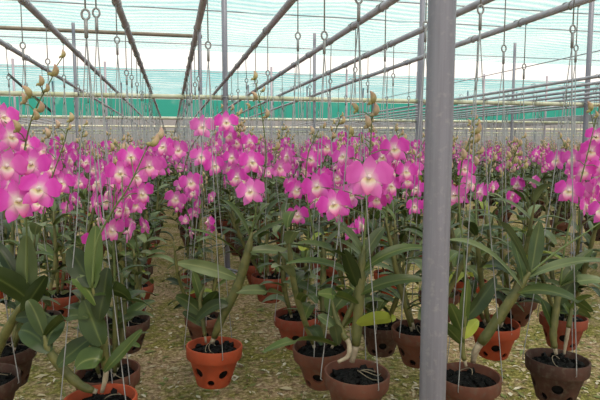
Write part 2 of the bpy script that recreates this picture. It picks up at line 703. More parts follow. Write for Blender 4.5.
# ------------------------------------------------------------------ flower, bud, leaf
def blade(L, W, nl, nw, base, shape, curl, cup, M, g, mat, wav=0):
    """one petal, growing along local +Y and facing +Z"""
    vs, fs, ts = [], [], []
    for i in range(nl + 1):
        u = i / nl
        w = W * .5 * shape(u)
        for j in range(nw + 1):
            s = j / nw * 2 - 1
            y = base + L * u - L * .10 * s * s * u * u
            z = curl * u * u * L + cup * s * s * w + wav * math.sin(u * 7 + s * 3) * u
            vs.append(M @ Vector((s * w, y, z)))
            ts.append(u)
    for i in range(nl):
        for j in range(nw):
            k = i * (nw + 1) + j
            fs.append((k, k + 1, k + nw + 2, k + nw + 1))
    g.add(vs, fs, mat, ts)


def obov(u):
    return max(.12, math.sin(PI * min(1, (u * .86 + .02)) ** 1.35) ** .75) if u < 1 else .30


def ellip(u):
    return max(.10, math.sin(PI * (u * .9 + .04)) ** .8)


def flower(seed, opening=1.0, lo=False):
    """facing +Z, its top towards +Y, stalk joint at the origin"""
    r = random.Random(seed)
    g = MB()
    nl, nw = (3, 2) if lo else (7, 6)
    c_ = Matrix.Translation((0, 0, .012))
    tilt = (1 - opening) * 1.1
    def M(angle, extra=0):
        return c_ @ Matrix.Rotation(angle, 4, 'Z') @ Matrix.Rotation(tilt + extra, 4, 'X')
    for s in (-1, 1):
        blade(.045, .046, nl, nw, .004, obov, r.uniform(-.25, .1), -.10, M(-s * math.radians(68 + r.uniform(-6, 6)), .12), g, 'petal', .0015)
    blade(.041, .026, nl, nw, .004, ellip, r.uniform(-.2, .15), -.2, M(r.uniform(-.1, .1), .05), g, 'sepal')
    for s in (-1, 1):
        blade(.039, .026, nl, nw, .004, ellip, r.uniform(-.3, .0), -.2, M(-s * math.radians(142 + r.uniform(-6, 6)), .02), g, 'sepal')
    # lip: a scoop reaching forward and down, then the pale column above it
    lm = c_ @ Matrix.Rotation(PI, 4, 'Z') @ Matrix.Rotation(.75, 4, 'X')
    blade(.030, .028, 4 if lo else 6, nw, .001, lambda u: max(.3, math.sin(PI * (u * .8 + .12)) ** .7), -.45, .55, lm, g, 'lip')
    if not lo:
        g.tube([Vector((0, .002, .012)), Vector((0, .004, .019)), Vector((0, .0015, .026))], [.004, .0045, .003], 'column', 8, [0, .3, 1])
        # chin (spur) behind
        g.tube([Vector((0, 0, .012)), Vector((0, -.007, .004)), Vector((0, -.010, -.002))], [.006, .0045, .002], 'sepal', 8, [.1, .3, .5])
    return g


FLOW = [flower(1, 1.0), flower(2, .92), flower(3, .75), flower(4, 1.05), flower(5, .5)]
FLOW_LO = [flower(s, o_, True) for s, o_ in ((1, 1.0), (2, .8), (3, .55))]
FLOW_ME = [x.mesh('flower') for x in FLOW]


def bud(seed, L=.026, lo=False):
    r = random.Random(seed)
    g = MB()
    n = 5 if lo else 9
    us = [i / n for i in range(n + 1)]
    pts = [Vector((0, .18 * L * math.sin(PI * u), L * u)) for u in us]
    rad = [max(.0006, L * .24 * math.sin(PI * (u ** .8 * .96 + .02)) ** .8) for u in us]
    g.tube(pts, rad, 'bud', 5 if lo else 10, us)
    if not lo:
        g.tube([Vector((0, 0, .004)), Vector((0, -L * .22, .003)), Vector((0, -L * .34, -.001))], [L * .16, L * .12, .001], 'bud', 8, [.2, .2, 0])
    return g


BUD = [bud(1, .028), bud(2, .022), bud(3, .034)]
BUD_LO = bud(1, .028, True)
BUD_ME = [x.mesh('bud') for x in BUD]


def leaf(P0, C, P1, W, roll, mat, nl=10, nw=4, tipround=.5, facing=0):
    """blade along a bent midrib; V-folded, wider past the middle"""
    g = MB()
    pts = bez(P0, C, P1, nl)
    vs, fs, ts = [], [], []
    for i, p in enumerate(pts):
        u = i / nl
        d = (pts[min(i + 1, nl)] - pts[max(i - 1, 0)]).normalized()
        side = d.cross(Z)
        if side.length < .05:
            side = RIGHT.copy()
        side.normalize()
        if facing:
            vd = (CAM - p).normalized() if False else -FWD
            s2 = d.cross(vd).normalized()
            if s2.dot(side) < 0:
                s2 = -s2
            side = side.lerp(s2, facing).normalized()
        nrm = side.cross(d).normalized()
        R = Matrix.Rotation(roll * (1 - .3 * u), 3, d)
        side, nrm = R @ side, R @ nrm
        w = W * .5 * max(.10 if i == nl else .22, math.sin(PI * (u ** .92 * .93 + .04)) ** .58)
        for j in range(nw + 1):
            s = j / nw * 2 - 1
            vs.append(p + side * (s * w) + nrm * (abs(s) * w * .28 + .06 * w * math.sin(u * 9 + s * 2)))
            ts.append(abs(s))
    for i in range(nl):
        for j in range(nw):
            k = i * (nw + 1) + j
            fs.append((k, k + 1, k + nw + 2, k + nw + 1))
    g.add(vs, fs, mat, ts)
    return g


def frame(pos, out, up=Z, s=1.0):
    z = out.normalized()
    y = up - z * up.dot(z)
    y = y.normalized() if y.length > .05 else z.orthogonal().normalized()
    x = y.cross(z)
    M = Matrix((x, y, z)).transposed().to_4x4()
    M.translation = pos
    return M @ Matrix.Scale(s, 4)


# ------------------------------------------------------------------ the plant
def grow(r, tier, spec=None, base=None):
    """returns canes [(MB, [leaf MB])], spikes [(MB, [(kind, variant, matrix)])]; local to the pot bottom.
    tier 1 fine, 2 medium, 3 coarse"""
    spec = spec or {}
    loc = (lambda q, zz: at(q[0], q[1], zz) - base['root']) if base else None
    canes, spikes = [], []
    top = Vector((0, 0, PH - .012))
    cn, ln, lw = {1: (9, 10, 4), 2: (7, 6, 2), 3: (4, 3, 2)}[tier]
    cane_curves = []

    def cane_mb(curve, rad, bare=.12):
        g = MB()
        n = len(curve) - 1
        rs = []
        for i in range(n + 1):
            u = i / n
            sw = .55 + .75 * math.sin(PI * min(1, u * .85 + .10)) ** 1.0
            node = 1.10 if (i % 3 == 0 and tier == 1) else 1
            rs.append(rad * sw * node * (1 if u < .85 else 1 - .5 * (u - .85) / .15))
        k = max(1, int(n * bare))
        g.tube(curve[:k + 1], [x * .8 for x in rs[:k + 1]], 'sheath', cn)
        g.tube(curve[k:], rs[k:], 'cane', cn)
        return g

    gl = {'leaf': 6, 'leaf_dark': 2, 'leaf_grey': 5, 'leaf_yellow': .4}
    if 'canes' in spec:
        for cs in spec['canes']:
            dz = cs.get('dz', (0, 0))
            pp = [loc(q, base['z'] + dz[0] + (dz[1] - dz[0]) * i / max(1, len(cs['p']) - 1)) for i, q in enumerate(cs['p'])]
            curve = spline(pp, 18)
            lv = []
            for lf_ in cs.get('leaves', []):
                x0, y0, x1, y1, W, arch, opt = lf_
                a0 = loc((x0, y0), base['z'] + opt.get('d0', dz[1]))
                a1 = loc((x1, y1), base['z'] + opt.get('d1', dz[1] + r.uniform(-.05, .05)))
                C = a0.lerp(a1, .5) + Z * arch
                lv.append(leaf(a0, C, a1, W, opt.get('roll', r.uniform(-.25, .25)), opt.get('m', 'leaf'), ln + 2, lw, facing=opt.get('face', .35)))
            canes.append((cane_mb(curve, cs.get('r', .010), cs.get('bare', .15)), lv))
            cane_curves.append(curve)
    nc = spec.get('extra_canes', 0 if 'canes' in spec else 5 if spec.get('tall') else r.choice((3, 3, 4) if tier < 3 else (3, 3)))
    az0 = r.uniform(0, 2 * PI)
    for k in range(nc):
        az = az0 + k * 2 * PI / max(nc, 1) + r.uniform(-.5, .5)
        lean = r.uniform(.10, .42)
        L = r.uniform(.28, .44) if k else r.uniform(.38, .48)
        if spec.get('slim'):
            lean = r.uniform(.04, .16)
            L = r.uniform(.24, .36)
        if spec.get('tall'):
            L = r.uniform(.40, .54)
        d = Vector((math.cos(az) * math.sin(lean), math.sin(az) * math.sin(lean), math.cos(lean)))
        p0 = top + Vector((math.cos(az), math.sin(az), 0)) * .025 - Z * .01
        p2 = p0 + d * L
        p1 = p0 + (d * .5 + Vector((math.cos(az), math.sin(az), 0)) * r.uniform(.0, .10)) * L
        curve = spline([p0, p1, p2], 6 if tier == 3 else 15)
        g = cane_mb(curve, r.uniform(.0055, .0085))
        lv = []
        pa = r.uniform(0, 2 * PI)
        nlf = r.randint(7, 9) if tier < 3 else 7
        for q in range(nlf):
            u = .20 + .80 * q / (nlf - 1)
            i = min(len(curve) - 1, int(u * (len(curve) - 1)))
            b0 = curve[i]
            a = pa + (q % 2) * PI + r.uniform(-.45, .45)
            h = Vector((math.cos(a), math.sin(a), 0))
            Ll = r.uniform(.13, .20) * (.72 if spec.get('slim') else 1) * (1 if u < .9 else .85)
            el = r.uniform(.35, .95) + (.35 if u > .9 else 0)
            mid = b0 + (h * math.cos(el) + Z * math.sin(el)) * Ll * .55
            tip = b0 + h * Ll * r.uniform(.75, .95) + Z * Ll * (math.sin(el) * .6 - r.uniform(.05, .45))
            m_ = r.choices(list(gl), list(gl.values()))[0]
            lv.append(leaf(b0, mid, tip, r.uniform(.034, .050), r.uniform(-.3, .3), m_, ln, lw))
        canes.append((g, lv))
        cane_curves.append(curve)
    # basal small shoot leaves
    # spikes
    def spike_mb(curve, pedicels, r0=.0032):
        g = MB()
        n = len(curve) - 1
        g.tube(curve, [r0 * (1 - .55 * i / n) for i in range(n + 1)], 'stalk', {1: 8, 2: 6, 3: 4}[tier])
        for a, b_ in pedicels:
            mid = a.lerp(b_, .5) + Z * .006
            g.tube([a, mid, b_], .0014, 'stalk', {1: 6, 2: 4, 3: 3}[tier], caps=False)
        return g
    if 'spikes' in spec:
        for ss in spec['spikes']:
            dz = ss.get('dz', (0, 0))
            z0, z1 = base['z'] + dz[0], base['z'] + dz[1]
            pp = [loc(q, z0 + (z1 - z0) * i / (len(ss['p']) - 1)) for i, q in enumerate(ss['p'])]
            curve = spline(pp, 24)
            items, ped = [], []
            for e in ss.get('fl', []):
                x, y, w = e[:3]
                turn, rise = (e[3], e[4]) if len(e) > 4 else (r.uniform(-1.1, 1.1), r.uniform(-.35, .4))
                zz = (w and .088 * F / w) or z1
                zz = min(max(zz, base['z'] - .28), base['z'] + .12)
                zz = z1 + (zz - z1) * .55
                p = loc((x, y), zz)
                a = min(curve, key=lambda c_: (c_ - (p - Z * .01)).length)
                view = (base['root'] * -1 + CAM - p)
                view.normalize()
                out = (Matrix.Rotation(turn, 3, 'Z') @ view)
                out = (out + Z * rise).normalized()
                sc = max(.75, min(1.3, w * zz / F / .088))
                items.append(('f', r.choice((0, 0, 1, 3, 2) if w > 29 else (0, 1, 2, 2, 3, 4)), frame(p, out, Z + RIGHT * r.uniform(-.3, .3), sc)))
                ped.append((a, p))
            for x, y in ss.get('bd', []):
                p = loc((x, y), z1 + r.uniform(-.02, .02))
                a = min(curve, key=lambda c_: (c_ - (p - Z * .015)).length)
                d = (p - a).normalized() * .5 + Z * .7 + RIGHT * r.uniform(-.3, .3)
                items.append(('b', r.randint(0, 2), frame(p, d, RIGHT)))
                ped.append((a, p))
            spikes.append((spike_mb(curve, ped), items))
    ns = spec.get('extra_spikes', 0 if 'spikes' in spec else r.choice((1, 1, 2)))
    for k in range(ns):
        cc = cane_curves[k % len(cane_curves)]
        p0 = cc[-2]
        az = r.uniform(0, 2 * PI)
        H = max(.16, PH + r.uniform(.60, .78) - p0.z)
        h = Vector((math.cos(az), math.sin(az), 0))
        p2 = p0 + h * r.uniform(.05, .15) + Z * H
        p1 = p0.lerp(p2, .5) - h * r.uniform(0, .03)
        curve = spline([p0, p1, p2], {1: 20, 2: 14, 3: 6}[tier])
        n = len(curve) - 1
        items, ped = [], []
        nf = r.randint(7, 9)
        few = spec.get('few')
        flist = [q for q in range(nf) if not few or q < 2]
        a0 = r.uniform(0, 2 * PI)
        for q in flist:
            u = .30 + .54 * q / (nf - 1)
            a = curve[int(u * n)]
            ang = -PI / 2 + r.gauss(0, 1.5)
            out = Vector((math.cos(ang), math.sin(ang), r.uniform(-.25, .3)))
            sgn = 1 if q % 2 else -1
            off = Vector((math.cos(ang + sgn * .8), math.sin(ang + sgn * .8), 0)) * r.uniform(.028, .05) + Z * r.uniform(0, .015)
            items.append(('f', r.choice((0, 1, 2, 2, 3, 4)), frame(a + off, out, Z + Vector((r.uniform(-.3, .3), 0, 0)), r.uniform(.82, 1.0))))
            ped.append((a, a + off))
        nb = r.randint(4, 7) + (6 if few else 0) if tier < 3 else (9 if few else 4)
        for q in range(nb):
            u = (.55 if few else .80) + (.45 if few else .20) * q / (nb - 1)
            a = curve[min(n, int(u * n + .5))]
            ang = a0 + q * 2.6
            off = Vector((math.cos(ang), math.sin(ang), 0)) * .020 * (1.3 - u * .7) + Z * .010
            items.append(('b', r.randint(0, 2), frame(a + off, off + Z * .035, RIGHT, 1.15 - .4 * max(0, u - .8) / .2)))
            ped.append((a, a + off))
        spikes.append((spike_mb(curve, ped), items))
    return canes, spikes


def hanger_mb(top_local, rim_z, r, fine=True, ps=1.0):
    """hook over the rail, straight wire, eyelet, three wires to the rim"""
    RIM = .0925 * ps
    g, eye = MB(), MB()
    n = 6 if fine else 3
    X = top_local
    ez = X.z - r.uniform(.15, .24)
    e = Vector((X.x * .75, X.y * .75, ez))
    wr = .0022
    hook = [X + Vector((math.cos(q) * (PR + wr), .022 * (q + PI / 2) / PI, math.sin(q) * (PR + wr))) for q in [(-PI / 2 + i * (3.3 * PI) / 24) for i in range(25)]] if fine else []
    if fine:
        g.tube(hook, wr, 'wire', n)
        g.tube([hook[0], Vector((X.x, X.y, X.z - .045)), e + Z * .014], wr, 'wire', n)
    else:
        g.tube([X, e], .0034, 'wire', n)
    if fine:
        eye.tube([e + Vector((math.cos(q) * .009, 0, math.sin(q) * .012)) for q in [i * 2 * PI / 16 for i in range(16)]], .0028, 'wire', 6, closed=True)
        eye.tube([e - Z * .012, e - Z * .055], .0045, 'wire', 8)
    a0 = r.uniform(0, 2 * PI)
    for k in range(3):
        q = a0 + k * 2 * PI / 3
        o_ = Vector((math.cos(q), math.sin(q), 0))
        rim = o_ * (RIM + .002) + Z * (rim_z + .004)
        st = e - Z * (.05 if fine else 0)
        mid = st.lerp(rim, .5) + o_ * -.008
        pts = [st, mid, rim]
        if fine:
            pts += [o_ * (RIM + .004) + Z * (rim_z - .018), o_ * (RIM - .001) + Z * (rim_z - .022)]
        g.tube(pts, .0015 if fine else .0034, 'wire', 5 if fine else 3)
    return g, eye


def empty(loc_):
    o = bpy.data.objects.new('hanging_orchid', None)
    COL.objects.link(o)
    o.location = loc_
    return o


def add_plant(root, Xr, pot, seed, tier, label, group, spec=None, zc=None, ps=1.0):
    r = random.Random(seed)
    root = Vector(root)
    t = empty(root)
    tag(t, label, 'orchid', group)
    base = {'root': root, 'z': zc} if zc else None
    tilt = Matrix.Rotation(r.uniform(-.06, .06), 4, 'X') @ Matrix.Rotation(r.uniform(-.06, .06), 4, 'Y') @ Matrix.Rotation(r.uniform(0, 6), 4, 'Z')
    tilt = tilt @ Matrix.Translation((0, 0, PH * (1 - ps))) @ Matrix.Scale(ps, 4)
    link('clay_pot', POTS[pot], t, tilt)
    link('potting_charcoal', r.choice(SOILS), t, tilt)
    canes, spikes = grow(r, 1 if tier == 1 else 2, spec, base)
    if tier == 1:
        for g, lv in canes:
            c_ = g.build('cane', t)
            for l in lv:
                l.build('leaf', c_)
        # a few roots over the medium
        g = MB()
        for _ in range(r.randint(1, 3)):
            a = r.uniform(0, 2 * PI)
            p = [Vector((math.cos(a + i * .5) * .016 * i + .01, math.sin(a + i * .5) * .016 * i, PH - .004 + .012 * math.sin(i * 1.2))) for i in range(5)]
            g.tube(spline(p, 8), .0013, 'root', 5)
        g.build('aerial_roots', t)
    else:
        g, fo = MB(), MB()
        for c_, lv in canes:
            cm = MB()
            cm.merge(c_)
            cm.build('cane', t)
            for l in lv:
                fo.merge(l)
        fo.build('foliage', t)
    for g, items in spikes:
        if tier == 2:
            for k, v, M in items:
                if k == 'b':
                    g.merge(BUD[v], M)
        s = g.build('flower_spike', t)
        for k, v, M in items:
            if k == 'f':
                link('flower', FLOW_ME[v], s, M)
            elif tier == 1:
                link('bud', BUD_ME[v], s, M)
    h, eye = hanger_mb(Vector((Xr - root.x, 0, RZ - root.z)), PH, r, True, ps)
    w = h.build('wire_hanger', t)
    eye.build('eyelet', w)
    return t


# ------------------------------------------------------------------ the near plants, one by one
T1 = []
G1 = 'orchids hanging in the front rows'


def near(px, py, row, pot, label, spec=None, seed=None, tier=1, ps=1.0):
    X = RX[row]
    p = on_row(px, py, X)
    zc = (p - CAM).dot(FWD)
    root = p - Z * PH
    T1.append((row, p.y))
    add_plant(root, X, pot, seed or int(px * 7 + py), tier, label, G1, spec, zc, ps)


L_ = dict
exec_specs = {}
# A: bright orange pot
A = L_(canes=[L_(p=[(212, 343), (222, 318), (238, 285), (247, 255), (252, 232)], r=.0135, dz=(0, -.03), bare=.05, leaves=[
    (236, 278, 178, 263, .050, .018, L_(face=.75, roll=-.2, m='leaf_grey', d1=-.06)),
    (241, 256, 184, 230, .026, .055, L_(face=.2)),
    (246, 252, 301, 258, .038, .035, L_(face=.5, m='leaf_grey')),
    (249, 240, 306, 221, .030, .050, L_(face=.2)),
    (236, 292, 284, 295, .040, .025, L_(face=.5, m='leaf_grey', d1=.05)),
    (250, 236, 222, 200, .030, .05, L_(face=.3)),
    (252, 232, 268, 205, .026, .02, L_(face=.3)),
    (228, 305, 196, 322, .045, .05, L_(face=.6, m='leaf_dark', d1=-.03))]),
    L_(p=[(206, 343), (203, 322), (200, 300), (205, 285)], r=.006, dz=(.0, .02), leaves=[
        (203, 315, 176, 296, .05, .02, L_(face=.8, m='leaf')),
        (203, 310, 218, 292, .05, .0, L_(face=.8, m='leaf_dark')),
        (204, 326, 183, 312, .035, .01, L_(face=.6)),
        (201, 300, 192, 270, .034, .01, L_(face=.5))])],
    spikes=[L_(p=[(251, 236), (258, 200), (266, 160), (262, 115), (256, 82)], dz=(-.03, -.10), fl=[(252, 193, 30, -.3, .2), (250, 163, 27, .5, .1), (234, 158, 20, -.6, .1), (277, 168, 24, .6, 0), (287, 185, 20, .8, -.1), (240, 178, 24, -.8, 0)],
               bd=[(260, 140), (275, 150), (266, 118), (256, 100), (250, 108), (262, 92), (254, 80)])])
B = L_(canes=[L_(p=[(352, 362), (356, 342), (359, 300), (361, 268), (364, 245)], r=.0105, dz=(0, -.02), bare=.25, leaves=[
    (360, 272, 298, 243, .032, .045, L_(face=.25)),
    (361, 272, 428, 249, .034, .050, L_(face=.3, m='leaf')),
    (360, 294, 424, 280, .036, .030, L_(face=.4, m='leaf')),
    (357, 325, 396, 318, .040, .012, L_(face=.85, m='leaf_yellow', d1=-.08)),
    (361, 280, 286, 264, .028, .05, L_(face=.2)),
    (358, 288, 344, 250, .04, .0, L_(face=.6, m='leaf_dark')),
    (362, 262, 384, 228, .036, .02, L_(face=.5, m='leaf_grey')),
    (363, 255, 340, 226, .032, .02, L_(face=.4, m='leaf_grey')),
    (358, 305, 318, 294, .036, .02, L_(face=.5))]),
    L_(p=[(338, 362), (348, 356), (349, 344), (343, 334), (336, 318), (332, 300)], r=.0065, dz=(-.03, .0), bare=.5, leaves=[
        (336, 346, 264, 352, .034, .045, L_(face=.3, m='leaf', d1=-.18)),
        (336, 330, 318, 316, .032, .01, L_(face=.6, m='leaf_grey')),
        (333, 316, 330, 288, .04, .0, L_(face=.8)),
        (338, 345, 334, 326, .034, .02, L_(face=.8, m='leaf_grey', d1=-.06)),
        (334, 310, 352, 290, .034, .01, L_(face=.6))])],
    spikes=[L_(p=[(363, 252), (366, 215), (369, 165), (371, 138), (372, 106)], dz=(-.02, -.05), fl=[(369, 179, 46, .0, .05), (335, 206, 34, -.15, .15), (319, 187, 31, -.35, 0), (345, 158, 26, -.5, .3), (393, 150, 30, .3, .1), (389, 186, 22, .6, -.1), (352, 196, 26, -.2, .2), (404, 172, 22, .5, 0)],
               bd=[(357, 112), (374, 116), (352, 136), (362, 142), (367, 128), (372, 104)])])
C_ = L_(canes=[L_(p=[(473, 362), (476, 350), (490, 330), (507, 305), (520, 286), (530, 272)], r=.0115, dz=(.02, -.04), bare=.30, leaves=[
    (529, 277, 606, 261, .036, .035, L_(face=.35, m='leaf_grey')),
    (518, 293, 592, 312, .046, .060, L_(face=.5, m='leaf')),
    (530, 274, 478, 216, .026, .11, L_(face=.25, m='leaf_grey')),
    (522, 288, 450, 240, .030, .075, L_(face=.3, m='leaf_grey')),
    (531, 272, 540, 222, .044, .0, L_(face=.85, m='leaf', d1=.1)),
    (524, 284, 512, 236, .036, .02, L_(face=.6, m='leaf_dark'))]),
    L_(p=[(466, 366), (462, 348), (463, 328), (466, 312)], r=.0065, dz=(-.02, -.03), leaves=[
    (464, 330, 468, 280, .036, .0, L_(face=.85, m='leaf')),
    (463, 335, 450, 304, .036, .01, L_(face=.8, m='leaf')),
    (466, 318, 496, 278, .052, -.01, L_(face=.9, m='leaf_dark', d1=.12)),
    (464, 338, 478, 320, .034, .01, L_(face=.8, m='leaf_yellow')),
    (463, 345, 440, 322, .034, .01, L_(face=.6))])],
    spikes=[L_(p=[(530, 273), (556, 252), (584, 234), (612, 214)], dz=(-.04, -.06), fl=[(605, 212, 30), (613, 190, 28)], bd=[(620, 200)]),
            L_(p=[(466, 314), (464, 255), (459, 205), (461, 168), (470, 138)], dz=(-.03, -.05), fl=[(455, 196, 24, -.3, .1), (463, 170, 19, .4, .2), (467, 184, 17, .9, 0)], bd=[(471, 143), (466, 152), (474, 134), (462, 160)])])
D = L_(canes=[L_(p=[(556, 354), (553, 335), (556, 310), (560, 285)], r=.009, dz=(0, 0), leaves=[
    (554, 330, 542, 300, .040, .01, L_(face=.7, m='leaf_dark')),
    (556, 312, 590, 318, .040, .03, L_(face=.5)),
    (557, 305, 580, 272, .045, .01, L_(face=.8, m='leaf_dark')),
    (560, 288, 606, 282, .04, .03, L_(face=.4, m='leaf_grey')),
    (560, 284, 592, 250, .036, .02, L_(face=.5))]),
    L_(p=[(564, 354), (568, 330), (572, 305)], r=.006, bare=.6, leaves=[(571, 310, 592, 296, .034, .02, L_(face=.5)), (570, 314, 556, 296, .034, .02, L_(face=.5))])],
    spikes=[L_(p=[(560, 286), (566, 240), (577, 195), (586, 160), (594, 128)], dz=(0, -.06), fl=[(570, 192, 28, -.2, .1), (590, 152, 27, .2, .1), (582, 172, 24, .3, 0), (600, 168, 24, .6, 0), (575, 160, 22, -.6, .2), (596, 138, 22, .1, .2)], bd=[(596, 118), (590, 112), (600, 106)])])
E = L_(tall=1, few=1)
G = L_(canes=[L_(p=[(97, 392), (80, 385), (62, 368), (50, 352), (44, 335)], r=.0095, dz=(0, -.04), bare=.08, leaves=[
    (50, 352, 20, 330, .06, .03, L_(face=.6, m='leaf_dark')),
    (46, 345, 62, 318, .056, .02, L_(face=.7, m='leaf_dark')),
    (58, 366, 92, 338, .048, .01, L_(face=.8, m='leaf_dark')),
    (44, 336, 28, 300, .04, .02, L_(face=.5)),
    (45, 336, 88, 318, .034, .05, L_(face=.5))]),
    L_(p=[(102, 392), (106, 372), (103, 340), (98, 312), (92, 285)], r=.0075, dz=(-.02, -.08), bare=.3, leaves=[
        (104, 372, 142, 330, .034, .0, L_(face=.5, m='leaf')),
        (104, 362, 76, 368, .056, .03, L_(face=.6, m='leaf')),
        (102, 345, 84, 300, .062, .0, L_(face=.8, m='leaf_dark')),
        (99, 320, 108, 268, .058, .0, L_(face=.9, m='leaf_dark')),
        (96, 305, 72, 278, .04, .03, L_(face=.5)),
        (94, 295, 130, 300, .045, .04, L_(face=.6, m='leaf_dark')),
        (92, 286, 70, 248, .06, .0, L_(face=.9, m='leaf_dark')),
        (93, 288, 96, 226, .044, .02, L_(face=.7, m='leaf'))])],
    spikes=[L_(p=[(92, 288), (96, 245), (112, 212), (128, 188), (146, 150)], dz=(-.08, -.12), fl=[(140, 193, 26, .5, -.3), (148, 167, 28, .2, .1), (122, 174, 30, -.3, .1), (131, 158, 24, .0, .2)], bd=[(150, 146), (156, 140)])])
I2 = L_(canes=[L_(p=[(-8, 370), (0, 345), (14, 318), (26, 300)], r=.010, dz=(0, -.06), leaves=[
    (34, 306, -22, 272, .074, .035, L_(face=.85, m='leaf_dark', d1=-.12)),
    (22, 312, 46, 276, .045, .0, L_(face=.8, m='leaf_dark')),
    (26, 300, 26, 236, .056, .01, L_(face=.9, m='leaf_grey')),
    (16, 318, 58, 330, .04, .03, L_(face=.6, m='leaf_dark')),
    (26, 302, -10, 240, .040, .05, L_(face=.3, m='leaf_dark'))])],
    spikes=[L_(p=[(27, 300), (27, 255), (26, 215), (22, 170), (32, 118), (52, 78)], dz=(-.06, -.22), fl=[(14, 203, 46, .5, .1), (40, 192, 40, -.2, .3), (4, 168, 38, .3, .1), (33, 166, 34, -.3, .2), (8, 138, 34, .5, .1), (27, 146, 24, -.2, .3), (1, 119, 30, .5, .3)],
               bd=[(18, 132), (24, 104), (30, 98), (40, 86), (38, 112), (52, 76), (36, 120), (46, 92), (62, 58)])])
I_ = L_(extra_canes=3, spikes=[L_(p=[(20, 300), (38, 240), (48, 190), (62, 150), (68, 128)], dz=(0, -.04), fl=[(52, 170, 26), (60, 184, 26), (47, 152, 20), (66, 160, 20), (40, 205, 26)], bd=[(48, 138), (62, 140), (68, 130), (58, 128), (70, 122)])])
AP = L_(extra_canes=3, spikes=[L_(p=[(205, 262), (192, 225), (182, 190), (190, 150), (208, 128), (228, 118)], dz=(0, -.06), fl=[(158, 168, 28, -.4, .1), (190, 183, 24, .2, 0), (179, 152, 24, -.1, .3), (203, 128, 27, -.1, .2), (226, 124, 24, .1, .3), (213, 166, 22, .5, 0), (165, 148, 24, -.5, .2), (200, 158, 22, .3, .2), (176, 198, 22, -.1, -.3)], bd=[(232, 110), (238, 114), (222, 108)])])
J = L_(extra_canes=3, spikes=[L_(p=[(322, 268), (312, 225), (306, 190), (308, 155), (318, 132)], dz=(0, -.02), fl=[(300, 172, 22), (311, 160, 20), (328, 148, 18), (290, 156, 20), (296, 190, 22), (318, 200, 24)], bd=[(318, 138), (322, 128), (312, 134)])])

near(213, 345, 3, 'orange', 'orchid in the bright orange terracotta pot, hanging alone over bare ground', A, ps=1.12)
near(355, 371, 4, 'brown', 'large orchid in the brown front pot left of the thick post, pale bent stems', B, ps=.95)
near(469, 374, 5, 'brown', 'orchid in the brown front pot right of the thick post, thick cane leaning far right', C_)
near(557, 358, 6, 'dark', 'orchid in the dark brown pot with big side holes at the lower right', D, ps=1.05)
near(494, 322, 6, 'orange', 'orchid in an orange pot between the brown and the dark holed front pots', E)
near(563, 316, 7, 'red', 'orchid in a reddish pot just behind the dark brown holed pot', L_(tall=1))
near(100, 398, 2, 'orange', 'orchid in the orange-rimmed pot cut by the bottom edge at lower left', G)
near(109, 370, 2, 'brown', 'orchid in a brown pot right behind the orange-rimmed pot at lower left', L_(slim=1))
near(8, 346, 1, 'dark', 'orchid in a dark pot by the left edge with small pink blooms', I_)
near(-14, 376, 1, 'dark', 'orchid at the left edge with broad dark leaves, large blooms and olive buds', I2)
near(323, 344, 4, 'brown', 'orchid in a tan brown pot half hidden behind the large front pot', J)
near(298, 313, 4, 'red', 'orchid in a red pot between the bright orange pot and the brown front pot', L_(slim=1))
near(381, 322, 5, 'dark', 'orchid in a dark pot seen through the leaves of the large front plant')
near(419, 327, 5, 'brown', 'orchid in a brown pot partly covered by the thick grey post')
near(203, 316, 3, 'brown', 'orchid hidden behind the leaves over the bright orange pot, tall cluster of pink blooms', AP)
near(269, 275, 4, 'red', 'orchid in a wide red pot in the gap right of the leaning cane')
near(199, 297, 3, 'orange', 'orchid in an orange pot, second one behind the bright orange pot', L_(slim=1))
near(195, 274, 3, 'red', 'orchid in a small red pot, third one behind the bright orange pot', L_(slim=1))
near(126, 318, 2, 'dark', 'orchid in a dark pot, second behind the orange-rimmed pot at lower left', L_(slim=1))
near(133, 284, 2, 'red', 'orchid in a red pot, third behind the orange-rimmed pot at lower left', L_(slim=1))
near(36, 316, 1, 'dark', 'orchid in a dark pot behind the broad dark leaves at the left edge')
near(58, 292, 1, 'red', 'orchid in a red pot glimpsed above the ground between the left rows', L_(slim=1))
near(390, 272, 6, 'orange', 'orchid in an orange pot behind the large front plant, just left of the thick post')
near(440, 292, 6, 'brown', 'orchid hidden by the thick grey post, brown pot', L_(tall=1, few=1))
near(515, 296, 7, 'brown', 'orchid in a brown pot farther back behind the thick right-leaning cane', L_(tall=1, few=1))
near(470, 280, 7, 'orange', 'orchid in an orange pot among leaves right of the thick post', L_(tall=1, few=1))
near(353, 296, 5, 'red', 'orchid in a red pot straight behind the large front plant')

# ------------------------------------------------------------------ the rows behind
rows = []
last = {}
for row, y in T1:
    last[row] = max(last.get(row, 0), y)
last[0] = 2.6
for i, x in enumerate(RX):
    y = last.get(i, 2) + .40
    k = 0
    while y < 24:
        rows.append((x, y, 'm', i))
        y += rnd.uniform(.36, .46) if y < 9 else rnd.uniform(.42, .55)
for xs, y0, nm, step in ((BX, 3.0, 'b', .44), (CX, 7, 'c', .6), (LX, 7, 'l', .6)):
    for i, x in enumerate(xs):
        y = y0 + rnd.uniform(0, .3)
        while y < 24:
            rows.append((x, y, nm, i))
            y += rnd.uniform(.9, 1.15) * step * (1 if y < 12 else 1.3)
cand = []
for x, y, nm, i in rows:
    rz = 1.40 - .655 + rnd.uniform(-.035, .035)
    p = Vector((x + rnd.uniform(-.02, .02), y, rz))
    if any(abs(x - a_) < .26 for a_ in POSTX) and any(abs(y - b_) < .22 for b_ in POSTY):
        continue
    q = project(p + Z * .5)
    if q is None or q[0] < -60 or q[0] > 680:
        continue
    cand.append((q[2], p, x, nm, i))
cand.sort(key=lambda c_: c_[0])

